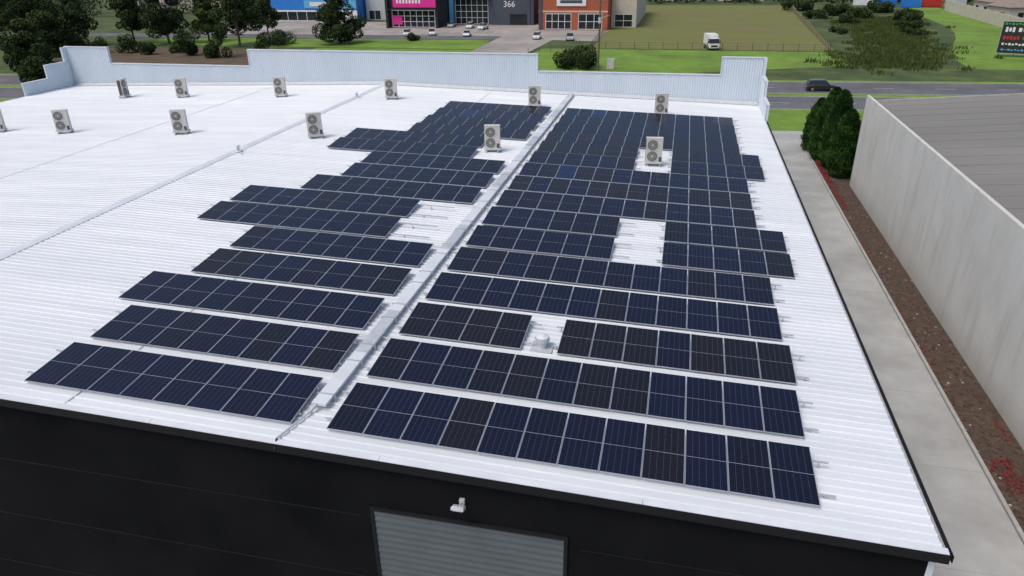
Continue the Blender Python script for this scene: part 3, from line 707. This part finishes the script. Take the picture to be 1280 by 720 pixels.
def d_brick(b,x0,x1,y):
    b.box(x0+5,x0+13,y-.3,y-.02,6.2,8.4,'white'); b.box(x0+6,x0+12,y-.32,y-.303,6.9,7.7,'navy')
    shop_windows(b,x0+2,x0+9,y,.3,4.2,4,2,'white'); shop_windows(b,x0+11,x1-1.5,y,.3,4.2,3,2,'white')
    b.box(x0,x1,y-.06,y-.004,4.6,5.0,'cream'); b.box(x0+.1,x0+1.1,y-.12,y-.01,0,10,'navy')
building("brick_shop",-39.5,-20.6,206,262,10.5,'brick',d_brick)
e=building("brick_annexe",-20.4,-13.5,214,262,7.5,'cream',lambda b,x0,x1,y: shop_windows(b,x0+1,x1-1,y,.2,3.5,2,2))
def d_blue(b,x0,x1,y):
    b.box(x0,x1,y-.08,y-.01,0,3.4,'white'); shop_windows(b,x0+3,x1-4,y-.08,.3,3.0,8,1,'white'); b.box(x0+16,x1,y-.2,y-.09,4,6.4,'cyan'); b.box(x0+18,x0+24,y-.24,y-.203,4.6,5.8,'white')
building("blue_store",-136,-102,226,260,9.5,'blue',d_blue)
building("grey_shed",-101.5,-85,232,262,8.5,'galv',lambda b,x0,x1,y: (shop_windows(b,x0+1,x0+5,y,.2,3,2,1),b.box(x0+7,x0+12,y-.1,y-.01,0,4.5,'door')))
building("industrial_shed",-215,-150,262,290,7,'cream',lambda b,x0,x1,y: [b.box(x0+5+12*i,x0+10+12*i,y-.1,y-.01,0,4.5,'door') for i in range(5)])
building("industrial_shed",-10,30,325,350,6,'cream',lambda b,x0,x1,y: [b.box(x0+5+12*i,x0+10+12*i,y-.1,y-.01,0,4.5,'door') for i in range(3)],'tile')
b=MB(); p0=Vector((83,278,0)); p1=Vector((80,196,0)); n=14
for i in range(n):
    a=p0.lerp(p1,i/n); c=p0.lerp(p1,(i+1)/n-.002); b.hexa([(a.x,a.y,0),(a.x+.25,a.y,0),(c.x+.25,c.y,0),(c.x,c.y,0),(a.x,a.y,3.2),(a.x+.25,a.y,3.2),(c.x+.25,c.y,3.2),(c.x,c.y,3.2)],'cream')
    b.box(a.x-.1,a.x+.35,a.y-.15,a.y+.15,0,3.35,'cream')
b.build("boundary_wall")
def house(x,y,w,d,h,rot):
    e=empty("house"); b=MB(); T=Matrix.Translation((x,y,0))@Matrix.Rotation(rot,4,'Z'); b.T=T
    b.box(-w/2,w/2,-d/2,d/2,0,h,'cream')
    for s in (-1,1): b.box(s*w*.25-.8,s*w*.25+.8,-d/2-.04,-d/2-.005,1,2.2,'glassd'); b.box(-w/2-.04,-w/2-.005,s*d*.25-.8,s*d*.25+.8,1,2.2,'glassd')
    b.build("walls",e); b=MB(); b.T=T; o=.6; rl=(w-d)/2 if w>d else .5
    b.add([(-w/2-o,-d/2-o,h),(w/2+o,-d/2-o,h),(w/2+o,d/2+o,h),(-w/2-o,d/2+o,h),(-rl,0,h+2.4),(rl,0,h+2.4)],[(0,1,5,4),(1,2,5),(2,3,4,5),(3,0,4),(3,2,1,0)],'tile'); b.build("roof",e)
house(94,247,14,11,3.6,.2); house(97,268,14,11,3.6,.1); house(96,222,14,10,3.4,.15); house(112,238,15,11,3.6,.3)
def container(x,y,k,rot=0):
    b=MB(); b.T=Matrix.Translation((x,y,0))@Matrix.Rotation(rot,4,'Z')
    b.box(-3,3,-1.2,1.2,.15,2.7,k)
    for i in range(20): b.box(-2.9+i*.3,-2.78+i*.3,-1.25,-1.203,.3,2.55,k)
    for s in (-1,1):
        for q in (-1,1): b.box(s*2.95-.1,s*2.95+.1,q*1.16-.12,q*1.16+.12,0,2.78,k)
    b.build("shipping_container")
container(76,292,'blue'); container(83,294,'red'); container(69,296,'blue',.2); container(90,292,'galv'); container(62,300,'white')

# ------------------------------------------------------------------ camera
cd=bpy.data.cameras.new("camera"); cam=bpy.data.objects.new("camera",cd); scene.collection.objects.link(cam)
right=Vector((.9753,.2212,-.0137)).normalized(); fwd=Vector((-.2058,.8798,-.4286)).normalized()
right=(right-fwd*right.dot(fwd)).normalized(); up=right.cross(fwd)
m=Matrix(((right.x,up.x,-fwd.x,0),(right.y,up.y,-fwd.y,0),(right.z,up.z,-fwd.z,20.5),(0,0,0,1)))
cam.matrix_world=m; cd.sensor_width=36; cd.lens=25.17; cd.clip_end=4000; cd.clip_start=.5
scene.camera=cam
# ------------------------------------------------------------------ light
w=bpy.data.worlds.new("World"); scene.world=w; w.use_nodes=True; nt=w.node_tree
bg=nt.nodes["Background"]; sky=nt.nodes.new("ShaderNodeTexSky"); sky.sky_type='NISHITA'; sky.sun_disc=False
EL=R(60); AZ=R(-140)
sky.sun_elevation=EL; sky.sun_rotation=AZ; sky.air_density=1.0; sky.dust_density=4.0; sky.ozone_density=1.0
nt.links.new(sky.outputs[0],bg.inputs[0]); bg.inputs[1].default_value=.15
sd=bpy.data.lights.new("sun",'SUN'); sd.energy=1.35; sd.angle=R(22); sd.color=(1,.97,.93)
so=bpy.data.objects.new("sun",sd); scene.collection.objects.link(so)
dirv=Vector((math.sin(AZ)*math.cos(EL),math.cos(AZ)*math.cos(EL),math.sin(EL)))
so.rotation_euler=dirv.to_track_quat('Z','Y').to_euler()
scene.view_settings.view_transform='Standard'; scene.view_settings.look='None'; scene.view_settings.exposure=0
